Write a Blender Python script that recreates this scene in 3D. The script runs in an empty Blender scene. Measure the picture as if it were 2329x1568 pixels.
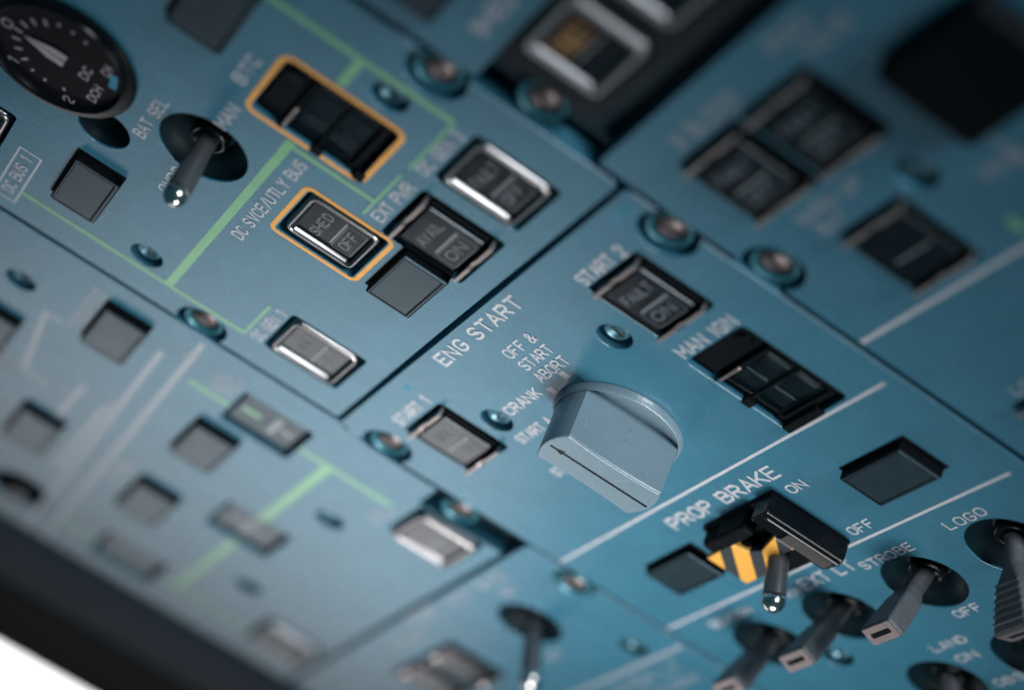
import bpy, bmesh, math, random
from mathutils import Vector, Matrix
from mathutils.geometry import tessellate_polygon

random.seed(7)
S = 0.00144                      # one layout unit (1/100 of the panel width) in metres
SC = bpy.context.scene
COL = SC.collection

# ---------------------------------------------------------------- camera
cam_data = bpy.data.cameras.new('camera')
cam = bpy.data.objects.new('camera', cam_data)
COL.objects.link(cam)
SC.camera = cam
_right = Vector((0.46947922, -0.81331898, -0.34365899))
_down = Vector((-0.35754492, -0.5310018, 0.76824392))
_fwd = Vector((-0.8073109, -0.23780103, -0.54009238))
mw = Matrix((_right, -_down, -_fwd)).transposed().to_4x4()
mw.translation = Vector((259.49278906, 76.43604503, 173.6011232)) * S
cam.matrix_world = mw
cam_data.sensor_width = 36.0
cam_data.lens = 4500.0 / 2328.0 * 36.0
cam_data.clip_start = 0.02
cam_data.clip_end = 50.0
cam_data.dof.use_dof = True
cam_data.dof.focus_distance = 322.0 * S
cam_data.dof.aperture_fstop = 4.2
cam_data.dof.aperture_blades = 9

# ---------------------------------------------------------------- world, lamps, exposure
world = bpy.data.worlds.new('World')
SC.world = world
world.use_nodes = True
wn = world.node_tree.nodes
bg = wn.get('Background') or wn.new('ShaderNodeBackground')
bg.inputs['Color'].default_value = (0.12, 0.45, 0.60, 1)
bg.inputs['Strength'].default_value = 0.13


def area(name, pos, aim, size, power, color, spread=180.0, size_y=None):
    d = bpy.data.lights.new(name, 'AREA')
    d.energy = power
    d.color = color
    d.size = size * S
    if size_y:
        d.shape = 'RECTANGLE'
        d.size_y = size_y * S
    d.spread = math.radians(spread)
    o = bpy.data.objects.new(name, d)
    COL.objects.link(o)
    p = Vector(pos) * S
    o.location = p
    o.rotation_euler = (Vector(aim) * S - p).to_track_quat('-Z', 'Y').to_euler()
    return o


area('key_lamp', (-62, -128, 255), (-46, -24, 0), 130, 0.255, (1.0, 0.98, 0.96), 44)
area('fill_lamp', (430, -70, 55), (0, -14, 6), 120, 0.44, (0.92, 0.97, 1.0), 60)

SC.view_settings.view_transform = 'Standard'
SC.view_settings.look = 'None'
SC.view_settings.exposure = -0.08
SC.view_settings.gamma = 1.0
SC.view_settings.use_curve_mapping = False
SC.render.engine = 'CYCLES'
SC.cycles.use_denoising = True

# ---------------------------------------------------------------- materials


def mat(name, color, rough=0.5, metal=0.0, spec=0.5, coat=0.0, var=0.0, bump=0.0, vscale=0.12, bscale=3.0,
        dust=0.0, rvar=0.0, tint=None, scratch=0.0):
    m = bpy.data.materials.new(name)
    m.use_nodes = True
    nt = m.node_tree
    p = nt.nodes['Principled BSDF']
    p.inputs['Base Color'].default_value = (*color, 1)
    p.inputs['Roughness'].default_value = rough
    p.inputs['Metallic'].default_value = metal
    p.inputs['Specular IOR Level'].default_value = spec
    if tint:
        p.inputs['Specular Tint'].default_value = (*tint, 1)
    p.inputs['Coat Weight'].default_value = coat
    p.inputs['Coat Roughness'].default_value = 0.12
    if var or bump or dust or rvar or scratch:
        tc = nt.nodes.new('ShaderNodeTexCoord')
        mp = nt.nodes.new('ShaderNodeMapping')
        mp.inputs['Scale'].default_value = (1 / S, 1 / S, 1 / S)
        nt.links.new(tc.outputs['Object'], mp.inputs['Vector'])
        base = None
        if var:
            n = nt.nodes.new('ShaderNodeTexNoise')
            n.inputs['Scale'].default_value = vscale
            n.inputs['Detail'].default_value = 6
            nt.links.new(mp.outputs[0], n.inputs['Vector'])
            mx = nt.nodes.new('ShaderNodeMix')
            mx.data_type = 'RGBA'
            mx.inputs['A'].default_value = (*[c * (1 - var) for c in color], 1)
            mx.inputs['B'].default_value = (*[min(1, c * (1 + var)) for c in color], 1)
            nt.links.new(n.outputs['Fac'], mx.inputs['Factor'])
            base = mx.outputs['Result']
        if dust:
            n = nt.nodes.new('ShaderNodeTexNoise')
            n.inputs['Scale'].default_value = 1.1
            n.inputs['Detail'].default_value = 3
            nt.links.new(mp.outputs[0], n.inputs['Vector'])
            r = nt.nodes.new('ShaderNodeValToRGB')
            r.color_ramp.elements[0].position = 0.665
            r.color_ramp.elements[1].position = 0.72
            r.color_ramp.elements[1].color = (dust, dust, dust, 1)
            nt.links.new(n.outputs['Fac'], r.inputs['Fac'])
            mx2 = nt.nodes.new('ShaderNodeMix')
            mx2.data_type = 'RGBA'
            mx2.inputs['A'].default_value = (*color, 1)
            mx2.inputs['B'].default_value = (0.03, 0.06, 0.08, 1)
            nt.links.new(r.outputs['Color'], mx2.inputs['Factor'])
            if base:
                nt.links.new(base, mx2.inputs['A'])
            base = mx2.outputs['Result']
        if scratch:
            for ang, lo in ((0.5, 0.70), (-0.9, 0.71)):
                m3 = nt.nodes.new('ShaderNodeMapping')
                m3.inputs['Rotation'].default_value = (0, 0, ang)
                m4 = nt.nodes.new('ShaderNodeMapping')
                m4.inputs['Scale'].default_value = (0.16, 5.0, 1.0)
                n = nt.nodes.new('ShaderNodeTexNoise')
                n.inputs['Scale'].default_value = 1.0
                n.inputs['Detail'].default_value = 1
                nt.links.new(mp.outputs[0], m3.inputs['Vector'])
                nt.links.new(m3.outputs[0], m4.inputs['Vector'])
                nt.links.new(m4.outputs[0], n.inputs['Vector'])
                r = nt.nodes.new('ShaderNodeValToRGB')
                r.color_ramp.elements[0].position = lo
                r.color_ramp.elements[1].position = lo + 0.05
                r.color_ramp.elements[1].color = (scratch, scratch, scratch, 1)
                nt.links.new(n.outputs['Fac'], r.inputs['Fac'])
                mx3 = nt.nodes.new('ShaderNodeMix')
                mx3.data_type = 'RGBA'
                mx3.inputs['A'].default_value = (*color, 1)
                mx3.inputs['B'].default_value = (*[min(1, c * 1.5 + 0.035) for c in color], 1)
                nt.links.new(r.outputs['Color'], mx3.inputs['Factor'])
                if base:
                    nt.links.new(base, mx3.inputs['A'])
                base = mx3.outputs['Result']
        if base:
            nt.links.new(base, p.inputs['Base Color'])
        if rvar:
            n = nt.nodes.new('ShaderNodeTexNoise')
            n.inputs['Scale'].default_value = 0.35
            n.inputs['Detail'].default_value = 5
            nt.links.new(mp.outputs[0], n.inputs['Vector'])
            mr = nt.nodes.new('ShaderNodeMapRange')
            mr.inputs['To Min'].default_value = max(0.02, rough - rvar)
            mr.inputs['To Max'].default_value = min(1, rough + rvar)
            nt.links.new(n.outputs['Fac'], mr.inputs['Value'])
            nt.links.new(mr.outputs[0], p.inputs['Roughness'])
        if bump:
            n = nt.nodes.new('ShaderNodeTexNoise')
            n.inputs['Scale'].default_value = bscale
            n.inputs['Detail'].default_value = 4
            nt.links.new(mp.outputs[0], n.inputs['Vector'])
            b = nt.nodes.new('ShaderNodeBump')
            b.inputs['Strength'].default_value = bump
            b.inputs['Distance'].default_value = 0.1 * S
            nt.links.new(n.outputs['Fac'], b.inputs['Height'])
            nt.links.new(b.outputs[0], p.inputs['Normal'])
    return m


M = {}
M['paint'] = mat('panel_paint', (0.034, 0.147, 0.220), 0.28, scratch=0.6, spec=0.62, var=0.16, bump=0.35, dust=0.6, rvar=0.04)
M['module'] = mat('dark_module_paint', (0.009, 0.014, 0.020), 0.5, spec=0.12, bump=0.2, var=0.15)
M['recess'] = mat('recess_paint', (0.006, 0.024, 0.034), 0.45, spec=0.2, var=0.2)
M['dish'] = mat('dish_paint', (0.0030, 0.013, 0.019), 0.45, spec=0.15)
M['frame'] = mat('frame_paint', (0.006, 0.024, 0.034), 0.5, spec=0.2, var=0.2)
M['black'] = mat('black_plastic', (0.0032, 0.0042, 0.0056), 0.55, spec=0.05, tint=(0.7, 0.9, 1.0), bump=0.2, var=0.2)
M['blackgloss'] = mat('black_gloss', (0.0035, 0.0045, 0.006), 0.22, spec=0.2)
M['face'] = mat('indicator_face', (0.012, 0.023, 0.031), 0.31, spec=0.62, tint=(0.50, 0.80, 1.0), var=0.12, vscale=0.5, rvar=0.06, bump=0.1)
M['lens'] = mat('dark_lens', (0.005, 0.007, 0.010), 0.20, spec=0.5, tint=(0.8, 0.92, 1.0), rvar=0.05)
M['pane'] = mat('switch_pane', (0.006, 0.009, 0.012), 0.25, spec=0.3, tint=(0.6, 0.85, 1.0), rvar=0.06)
M['bezel'] = mat('bezel_metal', (0.29, 0.28, 0.285), 0.30, metal=1.0, rvar=0.06)
M['dullbezel'] = mat('dull_bezel_metal', (0.24, 0.245, 0.26), 0.48, metal=1.0, rvar=0.06)
M['edge'] = mat('worn_edge_metal', (0.36, 0.315, 0.31), 0.34, metal=1.0, rvar=0.08)
M['chrome'] = mat('chrome', (0.62, 0.61, 0.60), 0.20, metal=1.0, rvar=0.04)
M['lever'] = mat('toggle_lever', (0.115, 0.125, 0.14), 0.36, metal=0.6, rvar=0.08)
M['paddle'] = mat('toggle_paddle', (0.085, 0.092, 0.105), 0.55, bump=0.7, bscale=2.2, var=0.35, vscale=0.8)
M['tipface'] = mat('paddle_tip', (0.31, 0.25, 0.25), 0.4, metal=0.7, bump=0.6, bscale=2.5, var=0.3, vscale=0.9)
M['knob'] = mat('knob_paint', (0.152, 0.228, 0.278), 0.33, scratch=0.5, dust=0.35, spec=0.55, var=0.10, bump=0.22, rvar=0.05)
M['screw'] = mat('painted_screw', (0.055, 0.16, 0.21), 0.32, metal=0.35, rvar=0.08)
M['fastener'] = mat('fastener_metal', (0.13, 0.105, 0.105), 0.42, metal=0.85, bump=0.3, bscale=2.0)
M['washer'] = mat('fastener_ring', (0.030, 0.16, 0.21), 0.34, metal=0.3)
M['white'] = mat('white_ink', (0.48, 0.49, 0.53), 0.34, spec=0.5, var=0.16, dust=0.3, vscale=0.6)
M['pale'] = mat('pale_ink', (0.27, 0.31, 0.36), 0.30, spec=0.6)
M['legend'] = mat('legend_ink', (0.11, 0.135, 0.155), 0.4)
M['legend_hi'] = mat('legend_line_ink', (0.24, 0.27, 0.29), 0.4)
M['amber'] = mat('amber_legend', (0.22, 0.11, 0.03), 0.4)
M['green'] = mat('green_ink', (0.165, 0.40, 0.215), 0.30, spec=0.6, var=0.16, dust=0.3, vscale=0.4)
M['yellow'] = mat('yellow_ink', (0.80, 0.37, 0.065), 0.42, var=0.2, dust=0.4, vscale=0.5)
M['cyan'] = mat('cyan_stamp_ink', (0.01, 0.22, 0.34), 0.5)
M['dial'] = mat('dial_black', (0.007, 0.006, 0.009), 0.5, spec=0.06, var=0.2)
M['dialink'] = mat('dial_ink', (0.33, 0.30, 0.34), 0.5)
M['rim'] = mat('rim_plastic', (0.022, 0.034, 0.046), 0.6, spec=0.08, tint=(0.6, 0.85, 1.0), bump=0.2, var=0.15)
M['rimblack'] = mat('rim_rubber', (0.003, 0.003, 0.0035), 0.6, spec=0.04)


_p = M['amber'].node_tree.nodes['Principled BSDF']      # a dimly lit amber caption
_p.inputs['Emission Color'].default_value = (1.0, 0.48, 0.12, 1)
_p.inputs['Emission Strength'].default_value = 0.02


def hazard():
    m = bpy.data.materials.new('hazard_stripes')
    m.use_nodes = True
    nt = m.node_tree
    p = nt.nodes['Principled BSDF']
    p.inputs['Roughness'].default_value = 0.45
    tc = nt.nodes.new('ShaderNodeTexCoord')
    sp = nt.nodes.new('ShaderNodeSeparateXYZ')
    nt.links.new(tc.outputs['Object'], sp.inputs[0])
    a = nt.nodes.new('ShaderNodeMath'); a.operation = 'SUBTRACT'
    nt.links.new(sp.outputs['X'], a.inputs[0]); nt.links.new(sp.outputs['Y'], a.inputs[1])
    b = nt.nodes.new('ShaderNodeMath'); b.operation = 'MULTIPLY_ADD'
    b.inputs[1].default_value = 1 / (7.8 * S); b.inputs[2].default_value = -44.4 / 7.8 + 20
    nt.links.new(a.outputs[0], b.inputs[0])
    f = nt.nodes.new('ShaderNodeMath'); f.operation = 'FRACT'
    nt.links.new(b.outputs[0], f.inputs[0])
    l = nt.nodes.new('ShaderNodeMath'); l.operation = 'LESS_THAN'; l.inputs[1].default_value = 0.56
    nt.links.new(f.outputs[0], l.inputs[0])
    mx = nt.nodes.new('ShaderNodeMix'); mx.data_type = 'RGBA'
    mx.inputs['A'].default_value = (0.018, 0.024, 0.03, 1)
    mx.inputs['B'].default_value = (0.78, 0.38, 0.05, 1)
    nt.links.new(l.outputs[0], mx.inputs['Factor'])
    nt.links.new(mx.outputs['Result'], p.inputs['Base Color'])
    return m


M['hazard'] = hazard()
M['clear'] = mat('clear_cover', (0.75, 0.82, 0.85), 0.10, spec=0.4)
M['clear'].node_tree.nodes['Principled BSDF'].inputs['Transmission Weight'].default_value = 1.0
M['clear'].node_tree.nodes['Principled BSDF'].inputs['IOR'].default_value = 1.25


def emission(name, col, strength):
    m = bpy.data.materials.new(name)
    m.use_nodes = True
    nt = m.node_tree
    nt.nodes.clear()
    e = nt.nodes.new('ShaderNodeEmission')
    e.inputs['Color'].default_value = (*col, 1)
    e.inputs['Strength'].default_value = strength
    o = nt.nodes.new('ShaderNodeOutputMaterial')
    nt.links.new(e.outputs[0], o.inputs['Surface'])
    return m


M['sky'] = emission('bright_sky', (1.0, 0.965, 0.97), 3.0)

# ---------------------------------------------------------------- mesh helpers (all in layout units)


class MB:
    def __init__(self):
        self.v = []
        self.f = []
        self.sm = []

    def add(self, vs, fs, smooth=False):
        o = len(self.v)
        self.v += [tuple(p) for p in vs]
        self.f += [tuple(i + o for i in f) for f in fs]
        self.sm += [smooth] * len(fs)
        return self

    def loft(self, loops, smooth=True, cap0=False, cap1=True, closed=True):
        n = len(loops[0])
        vs = [p for l in loops for p in l]
        fs = []
        for k in range(len(loops) - 1):
            for i in range(n if closed else n - 1):
                j = (i + 1) % n
                fs.append((k * n + i, k * n + j, (k + 1) * n + j, (k + 1) * n + i))
        self.add(vs, fs, smooth)
        if cap1:
            self.add(loops[-1], [tuple(range(n))])
        if cap0:
            self.add(loops[0], [tuple(reversed(range(n)))])
        return self

    def box(self, x0, x1, y0, y1, z0, z1, bev=0.2):
        bev = min(bev, (x1 - x0) * .45, (y1 - y0) * .45, (z1 - z0) * .45)
        def lp(i, z, r):
            return [(x, y, z) for x, y in rrect((x0 + x1) / 2, (y0 + y1) / 2, x1 - x0 - 2 * i, y1 - y0 - 2 * i, r, 3)]
        return self.loft([lp(0, z0, bev * 1.2), lp(0, z1 - bev, bev * 1.2), lp(bev * .3, z1 - bev * .3, bev),
                          lp(bev, z1, bev * .6)], smooth=False, cap0=True)

    def lathe(self, cx, cy, prof, n=40, smooth=True, cap1=True, cap0=False):
        return self.loft([[(cx + r * math.cos(2 * math.pi * i / n), cy + r * math.sin(2 * math.pi * i / n), z)
                           for i in range(n)] for r, z in prof], smooth, cap0, cap1)

    def xform(self, mtx):
        self.v = [tuple(mtx @ Vector(p)) for p in self.v]
        return self

    def build(self, name, material, parent=None, loc=(0, 0, 0)):
        me = bpy.data.meshes.new(name)
        me.from_pydata([(x * S, y * S, z * S) for x, y, z in self.v], [], self.f)
        me.polygons.foreach_set('use_smooth', self.sm)
        me.materials.append(material)
        me.update()
        o = bpy.data.objects.new(name, me)
        COL.objects.link(o)
        o.location = Vector(loc) * S
        if parent:
            o.parent = parent
        return o


def rrect(cx, cy, w, h, r, n=5):
    r = max(0.01, min(r, w / 2 - .001, h / 2 - .001))
    pts = []
    for sx, sy, a0 in ((1, 1, 0), (-1, 1, 90), (-1, -1, 180), (1, -1, 270)):
        for k in range(n + 1):
            a = math.radians(a0 + 90 * k / n)
            pts.append((cx + sx * (w / 2 - r) + r * math.cos(a), cy + sy * (h / 2 - r) + r * math.sin(a)))
    return pts


def circ(cx, cy, r, n=40):
    return [(cx + r * math.cos(2 * math.pi * i / n), cy + r * math.sin(2 * math.pi * i / n)) for i in range(n)]


def offset(poly, d):
    """move a counter-clockwise polygon inwards by d"""
    n = len(poly)
    out = []
    for i in range(n):
        p0, p1, p2 = Vector(poly[i - 1]), Vector(poly[i]), Vector(poly[(i + 1) % n])
        a = (p1 - p0).normalized() if (p1 - p0).length > 1e-9 else Vector((1, 0))
        b = (p2 - p1).normalized() if (p2 - p1).length > 1e-9 else a
        na, nb = Vector((-a.y, a.x)), Vector((-b.y, b.x))
        m = na + nb
        if m.length < 1e-6:
            m = na
        m.normalize()
        k = d / max(0.5, m.dot(na))
        out.append(tuple(p1 + m * k))
    return out


def plate(mb, outer, holes, z0, z1, bev=0.09):
    """flat plate with holes and a small rounded edge"""
    oi = offset(outer, bev)
    hi = [offset(h, -bev) for h in holes]
    loops = [oi] + [list(reversed(h)) for h in hi]
    tri = tessellate_polygon([[Vector((x, y, 0)) for x, y in l] for l in loops])
    flat = [p for l in loops for p in l]
    fs = []
    for t in tri:
        a, b, c = (Vector(flat[i]) for i in t)
        cr = (b - a).cross(c - a)
        if abs(cr) < 1e-9:
            continue
        fs.append(tuple(t) if cr > 0 else (t[0], t[2], t[1]))
    mb.add([(x, y, z1) for x, y in flat], fs)
    m = bev * .3
    def side(full, mid, inner, flip):
        loops = [[(x, y, z0) for x, y in full], [(x, y, z1 - bev) for x, y in full],
                 [(x, y, z1 - m) for x, y in mid], [(x, y, z1) for x, y in inner]]
        if flip:
            loops = [list(reversed(l)) for l in loops]
        mb.loft(loops, smooth=False, cap1=False)
    side(outer, offset(outer, m), oi, False)
    for h, i in zip(holes, hi):
        side(h, offset(h, -m), i, True)
    return mb


def notched(x0, x1, y0, y1, notches, r=1.0, x1b=None, ystep=None):
    """counter-clockwise rectangle with circular notches cut into its left / right edges"""
    pts = []
    def corner(cx, cy, a0):
        for k in range(5):
            a = math.radians(a0 + 90 * k / 4)
            pts.append((cx + r * math.cos(a), cy + r * math.sin(a)))
    def edge(side, x, up):
        ns = sorted([n for n in notches if n[0] == side], key=lambda n: n[2] if up else -n[2])
        for _, cx, cy, rr in ns:
            dx = x - cx
            dy = math.sqrt(max(0.01, rr * rr - dx * dx))
            s = 1 if up else -1
            a0 = math.atan2(-s * dy, dx)
            a1 = math.atan2(s * dy, dx)
            # go round through the material side
            inward = math.pi if side == 'R' else 0.0
            def ang(a):
                return (a - inward + math.pi) % (2 * math.pi) - math.pi
            b0, b1 = ang(a0), ang(a1)
            f = .9
            pts.append((x, cy - s * (dy + f)))
            for k in range(17):
                a = inward + b0 + (b1 - b0) * k / 16
                pts.append((cx + rr * math.cos(a), cy + rr * math.sin(a)))
            pts.append((x, cy + s * (dy + f)))
    corner(x0 + r, y0 + r, 180)
    corner(x1 - r, y0 + r, 270)
    edge('R', x1, True)
    corner(x1 - r, y1 - r, 0)
    corner(x0 + r, y1 - r, 90)
    edge('L', x0, False)
    return pts


def ribbon(mb, pts, w, z, closed=False, cap=True):
    """flat painted stroke of even width"""
    P = [Vector(p) for p in pts]
    n = len(P)
    L, R = [], []
    for i in range(n):
        if closed:
            a, b = P[i] - P[i - 1], P[(i + 1) % n] - P[i]
        else:
            a = P[i] - P[i - 1] if i else P[1] - P[0]
            b = P[i + 1] - P[i] if i < n - 1 else P[-1] - P[-2]
        a, b = a.normalized(), b.normalized()
        m = Vector((-a.y, a.x)) + Vector((-b.y, b.x))
        if m.length < 1e-6:
            m = Vector((-a.y, a.x))
        m.normalize()
        k = (w / 2) / max(0.45, m.dot(Vector((-a.y, a.x))))
        L.append(P[i] + m * k)
        R.append(P[i] - m * k)
    zz = [z + (0.0 if closed else 0.0012 * i) for i in range(n)]
    vs = [(p.x, p.y, zz[i]) for i, p in enumerate(R)] + [(p.x, p.y, zz[i]) for i, p in enumerate(L)]
    fs = []
    for i in range(n if closed else n - 1):
        j = (i + 1) % n
        fs.append((i, j, n + j, n + i))
    mb.add(vs, fs)
    if cap and not closed:
        for e, d, ze in ((P[0], (P[0] - P[1]).normalized(), zz[0]), (P[-1], (P[-1] - P[-2]).normalized(), zz[-1])):
            a0 = math.atan2(d.y, d.x) - math.pi / 2
            c = [(e.x + w / 2 * math.cos(a0 + math.pi * k / 6), e.y + w / 2 * math.sin(a0 + math.pi * k / 6), ze)
                 for k in range(7)]
            mb.add(c, [tuple(range(7))])
    return mb


def arc(cx, cy, rx, ry, a0, a1, n=8):
    return [(cx + rx * math.cos(math.radians(a0 + (a1 - a0) * k / n)),
             cy + ry * math.sin(math.radians(a0 + (a1 - a0) * k / n))) for k in range(n + 1)]


# engraved single-stroke capitals on a 4 x 6 grid
GL = {
    'A': [[(0, 0), (2, 6), (4, 0)], [(.75, 2), (3.25, 2)]],
    'B': [[(0, 0), (0, 6), (2.3, 6)] + arc(2.3, 4.6, 1.4, 1.4, 90, -90) + [(0, 3.2)], [(2.3, 3.2)] + arc(2.3, 1.6, 1.7, 1.6, 90, -90) + [(0, 0)]],
    'C': [arc(2.1, 4, 1.9, 2, 30, 180, 7) + arc(2.1, 2, 1.9, 2, 180, 330, 7)],
    'D': [[(0, 0), (0, 6), (1.7, 6)] + arc(1.7, 3.8, 2.2, 2.2, 90, 0, 5) + arc(1.7, 2.2, 2.2, 2.2, 0, -90, 5) + [(0, 0)]],
    'E': [[(3.6, 6), (0, 6), (0, 0), (3.6, 0)], [(0, 3.1), (3, 3.1)]],
    'F': [[(3.6, 6), (0, 6), (0, 0)], [(0, 3.1), (3, 3.1)]],
    'G': [arc(2.1, 4, 1.9, 2, 30, 180, 7) + arc(2.1, 2, 1.9, 2, 180, 360, 8) + [(4, 2.8), (2.3, 2.8)]],
    'H': [[(0, 0), (0, 6)], [(4, 0), (4, 6)], [(0, 3.1), (4, 3.1)]],
    'I': [[(2, 0), (2, 6)]],
    'K': [[(0, 0), (0, 6)], [(3.8, 6), (0, 2.2)], [(1.3, 3.5), (4, 0)]],
    'L': [[(0, 6), (0, 0), (3.4, 0)]],
    'M': [[(0, 0), (0, 6), (2.2, 2), (4.4, 6), (4.4, 0)]],
    'N': [[(0, 0), (0, 6), (4, 0), (4, 6)]],
    'O': [arc(2, 4, 2, 2, 0, 180, 8) + arc(2, 2, 2, 2, 180, 360, 8) + [(4, 4)]],
    'P': [[(0, 0), (0, 6), (2.3, 6)] + arc(2.3, 4.4, 1.6, 1.6, 90, -90) + [(0, 2.8)]],
    'R': [[(0, 0), (0, 6), (2.3, 6)] + arc(2.3, 4.4, 1.6, 1.6, 90, -90) + [(0, 2.8)], [(2, 2.8), (4, 0)]],
    'S': [arc(2, 4.5, 1.8, 1.5, 25, 270, 9) + arc(2, 1.5, 1.9, 1.5, 90, -155, 9)],
    'T': [[(2, 0), (2, 6)], [(0, 6), (4, 6)]],
    'U': [[(0, 6), (0, 2)] + arc(2, 2, 2, 2, 180, 360, 8) + [(4, 6)]],
    'V': [[(0, 6), (2, 0), (4, 6)]],
    'W': [[(0, 6), (1.2, 0), (2.4, 4.4), (3.6, 0), (4.8, 6)]],
    'X': [[(0, 0), (4, 6)], [(0, 6), (4, 0)]],
    'Y': [[(0, 6), (2, 3), (4, 6)], [(2, 3), (2, 0)]],
    '/': [[(0, -.3), (3, 6.3)]],
    '&': [[(4, 0), (1, 4.2)] + arc(1.9, 4.9, 1.1, 1.1, 200, -30, 7) + [(.6, 2.2)] + arc(1.5, 1.4, 1.5, 1.4, 150, 330, 7) + [(4, 2.7)]],
    '0': [arc(1.8, 4, 1.8, 2, 0, 180, 8) + arc(1.8, 2, 1.8, 2, 180, 360, 8) + [(3.6, 4)]],
    '1': [[(.6, 4.9), (2, 6), (2, 0)]],
    '2': [arc(1.9, 4.3, 1.8, 1.7, 170, -30, 9) + [(0, 0), (3.8, 0)]],
}
GW = {'I': 1.2, 'M': 4.4, 'W': 4.8, '/': 3, '0': 3.6, '1': 2.4, ' ': 2.2}


def text_width(t):
    return sum((GW.get(c, 4)) + 1.5 for c in t) - 1.5


def lettering(t, x0, x1, ymid, h, w, mb=None, z=0.03):
    """t written from x0 to x1 centred on ymid, cap height h, stroke width w"""
    mb = mb or MB()
    sx = (x1 - x0 - w) / text_width(t)
    sy = (h - w) / 6
    x = x0 + w / 2
    k = 0
    for c in t:
        gx = 2 - 0.6 if c == 'I' else (0.0)
        for st in GL.get(c, []):
            pts = [(x + (px - gx) * sx, ymid - h / 2 + w / 2 + py * sy) for px, py in st]
            ribbon(mb, pts, w, z + 0.03 * (k % 3))
            k += 1
        x += (GW.get(c, 4) + 1.5) * sx
    return mb


def tag(o, label, cat, group=None):
    o['label'] = label
    o['category'] = cat
    if group:
        o['group'] = group
    return o


def thing(name, label, cat, loc, group=None):
    o = bpy.data.objects.new(name, None)
    COL.objects.link(o)
    o.empty_display_size = 2 * S
    o.location = Vector(loc) * S
    return tag(o, label, cat, group)


# ---------------------------------------------------------------- the setting: sky beyond the windscreen, frame, rim
b = MB()
xs = -470
b.add([(xs, -230, -260), (xs, 110, -260), (xs, 110, -25), (xs, -230, -25)], [(0, 3, 2, 1)])
b.add([(xs, -175, 146), (xs, 105, 146), (xs, 105, 205), (xs, -175, 345)], [(0, 3, 2, 1)])  # unseen upper pane, outline shaped to place the sheen on the panels
sky = b.build('sky', M['sky'])
sky['kind'] = 'structure'

b = MB()
b.box(-172, 190, -175, 175, -9, -4.2, 0.3)
fr = b.build('mounting_frame', M['frame'])
tag(fr, 'dark blue mounting frame under all panels, seen in the gaps between them', 'frame')

# raised rim along the far edge of the panels, with the black rubber strip outside it
rim = thing('edge_trim', 'dark rim along the far edge of the panels, before the bright window', 'trim', (-190, 0, 0))
prof = [(18.0, -9), (17.6, -0.6), (16.8, 0.4), (14, 1.2), (6, 2.6), (-2, 3.6), (-6.5, 3.7), (-8.0, 3.0), (-8.4, 1.0), (-8.6, -9)]
b = MB()
b.loft([[(x, -200, z) for x, z in prof], [(x, 200, z) for x, z in prof]], smooth=False, cap0=True)
b.build('trim_rail', M['rim'], rim)
prof = [(-8.9, -9), (-8.9, -2.4), (-10, -1.6), (-17, -1.0), (-18, -0.4), (-21, 0.2), (-24, -0.2), (-50, -1.4), (-68, -2.6), (-73, -4.6), (-74, -9)]
b = MB()
b.loft([[(x, -200, z) for x, z in prof], [(x, 200, z) for x, z in prof]], smooth=False, cap0=True)
b.build('rubber_seal', M['rimblack'], rim)

# ---------------------------------------------------------------- layout tables
WELL = 14.6
R_DISH = 7.6
R_HOLE = 3.05
R_NOTCH = 4.9


def well(cx, cy, w=WELL, h=WELL + 0.2, r=0.9):
    return rrect(cx, cy, w, h, r)


PANEL = {}


def panel(key, name, label, outer, holes, z1=0.0, material='paint'):
    b = MB()
    plate(b, outer, holes, -3.4, z1)
    o = b.build(name, M[material])
    tag(o, label, 'panel')
    PANEL[key] = o
    return o


ringA = [(-1.9, 34.2), (33.1, 21.8), (-35.9, 21.6), (14.7, 21.5), (-30.6, 92.3)]
panel('A', 'control_panel', 'blue electrical panel with green bus lines and two yellow switch outlines',
      notched(-51.0, 48.7, 9.6, 132, [('L', -48.8, 39.6, R_NOTCH), ('R', 45.9, 39.5, R_NOTCH)]),
      [well(*c) for c in ringA[:1]] + [well(33.1, 21.8, 14.2, 15.2), well(-35.9, 21.6, 14.2, 15.2), well(14.2, 21.4, 15.8, 15.2), well(-30.6, 92.3)]
      + [well(22.6, 47.0, 15.3, 19.8, 1.1)]
      + [circ(-1.2, 58.5, R_DISH), circ(-38.7, 54.8, R_HOLE, 28), circ(35.9, 42.2, R_HOLE, 28), circ(-12.1, 72.6, 4.5, 32)])
panel('B', 'control_panel', 'blue engine start panel with a big rotary knob and ENG START lettering',
      notched(-53.0, 48.9, -140, 8.5, [('L', -50.4, -1.0, R_NOTCH), ('R', 45.9, -1.0, R_NOTCH)]),
      [well(31.4, -7.5), well(-34.7, -7.8), well(30.4, -30.4, 15.8, 20.5, 1.1)]
      + [circ(x, y, R_DISH) for x, y in ((30, -80.8), (8.2, -80.8), (-14.6, -80.8), (-36.5, -80.8), (-14.8, -105.5), (8.2, -105.5))]
      + [circ(x, y, R_HOLE, 28) for x, y in ((17.7, -9.5), (-22.2, -9.6), (-27.4, -89.7))])
outC = []
for p in [(-171.5, -33.4), (-62.4, -33.4), (-62.4, -14.2), (-54.3, -14.2), (-54.3, 2.0), (-52.2, 7.0), (-52.2, 132), (-171.5, 132)]:
    outC.append(p)
panel('C', 'control_panel', 'greyish blue panel nearest the dark rim, with pale flow lines and grey indicators',
      outC,
      [well(-68.6, 17.4, 14.6, 15.2), well(-111.6, 3.1, 15.2, 15.2), well(-156.4, 15.5, 15, 15.8), well(-70.4, -22.5, 15.2, 14.8), well(-152.5, -24.5, 15, 15.2)]
      + [circ(-153.6, 44.0, 7.0), circ(-70.6, 69.7, R_HOLE, 28), circ(-88.1, -6.3, R_HOLE, 28), circ(-136.1, -7.7, R_HOLE, 28)])
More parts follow.
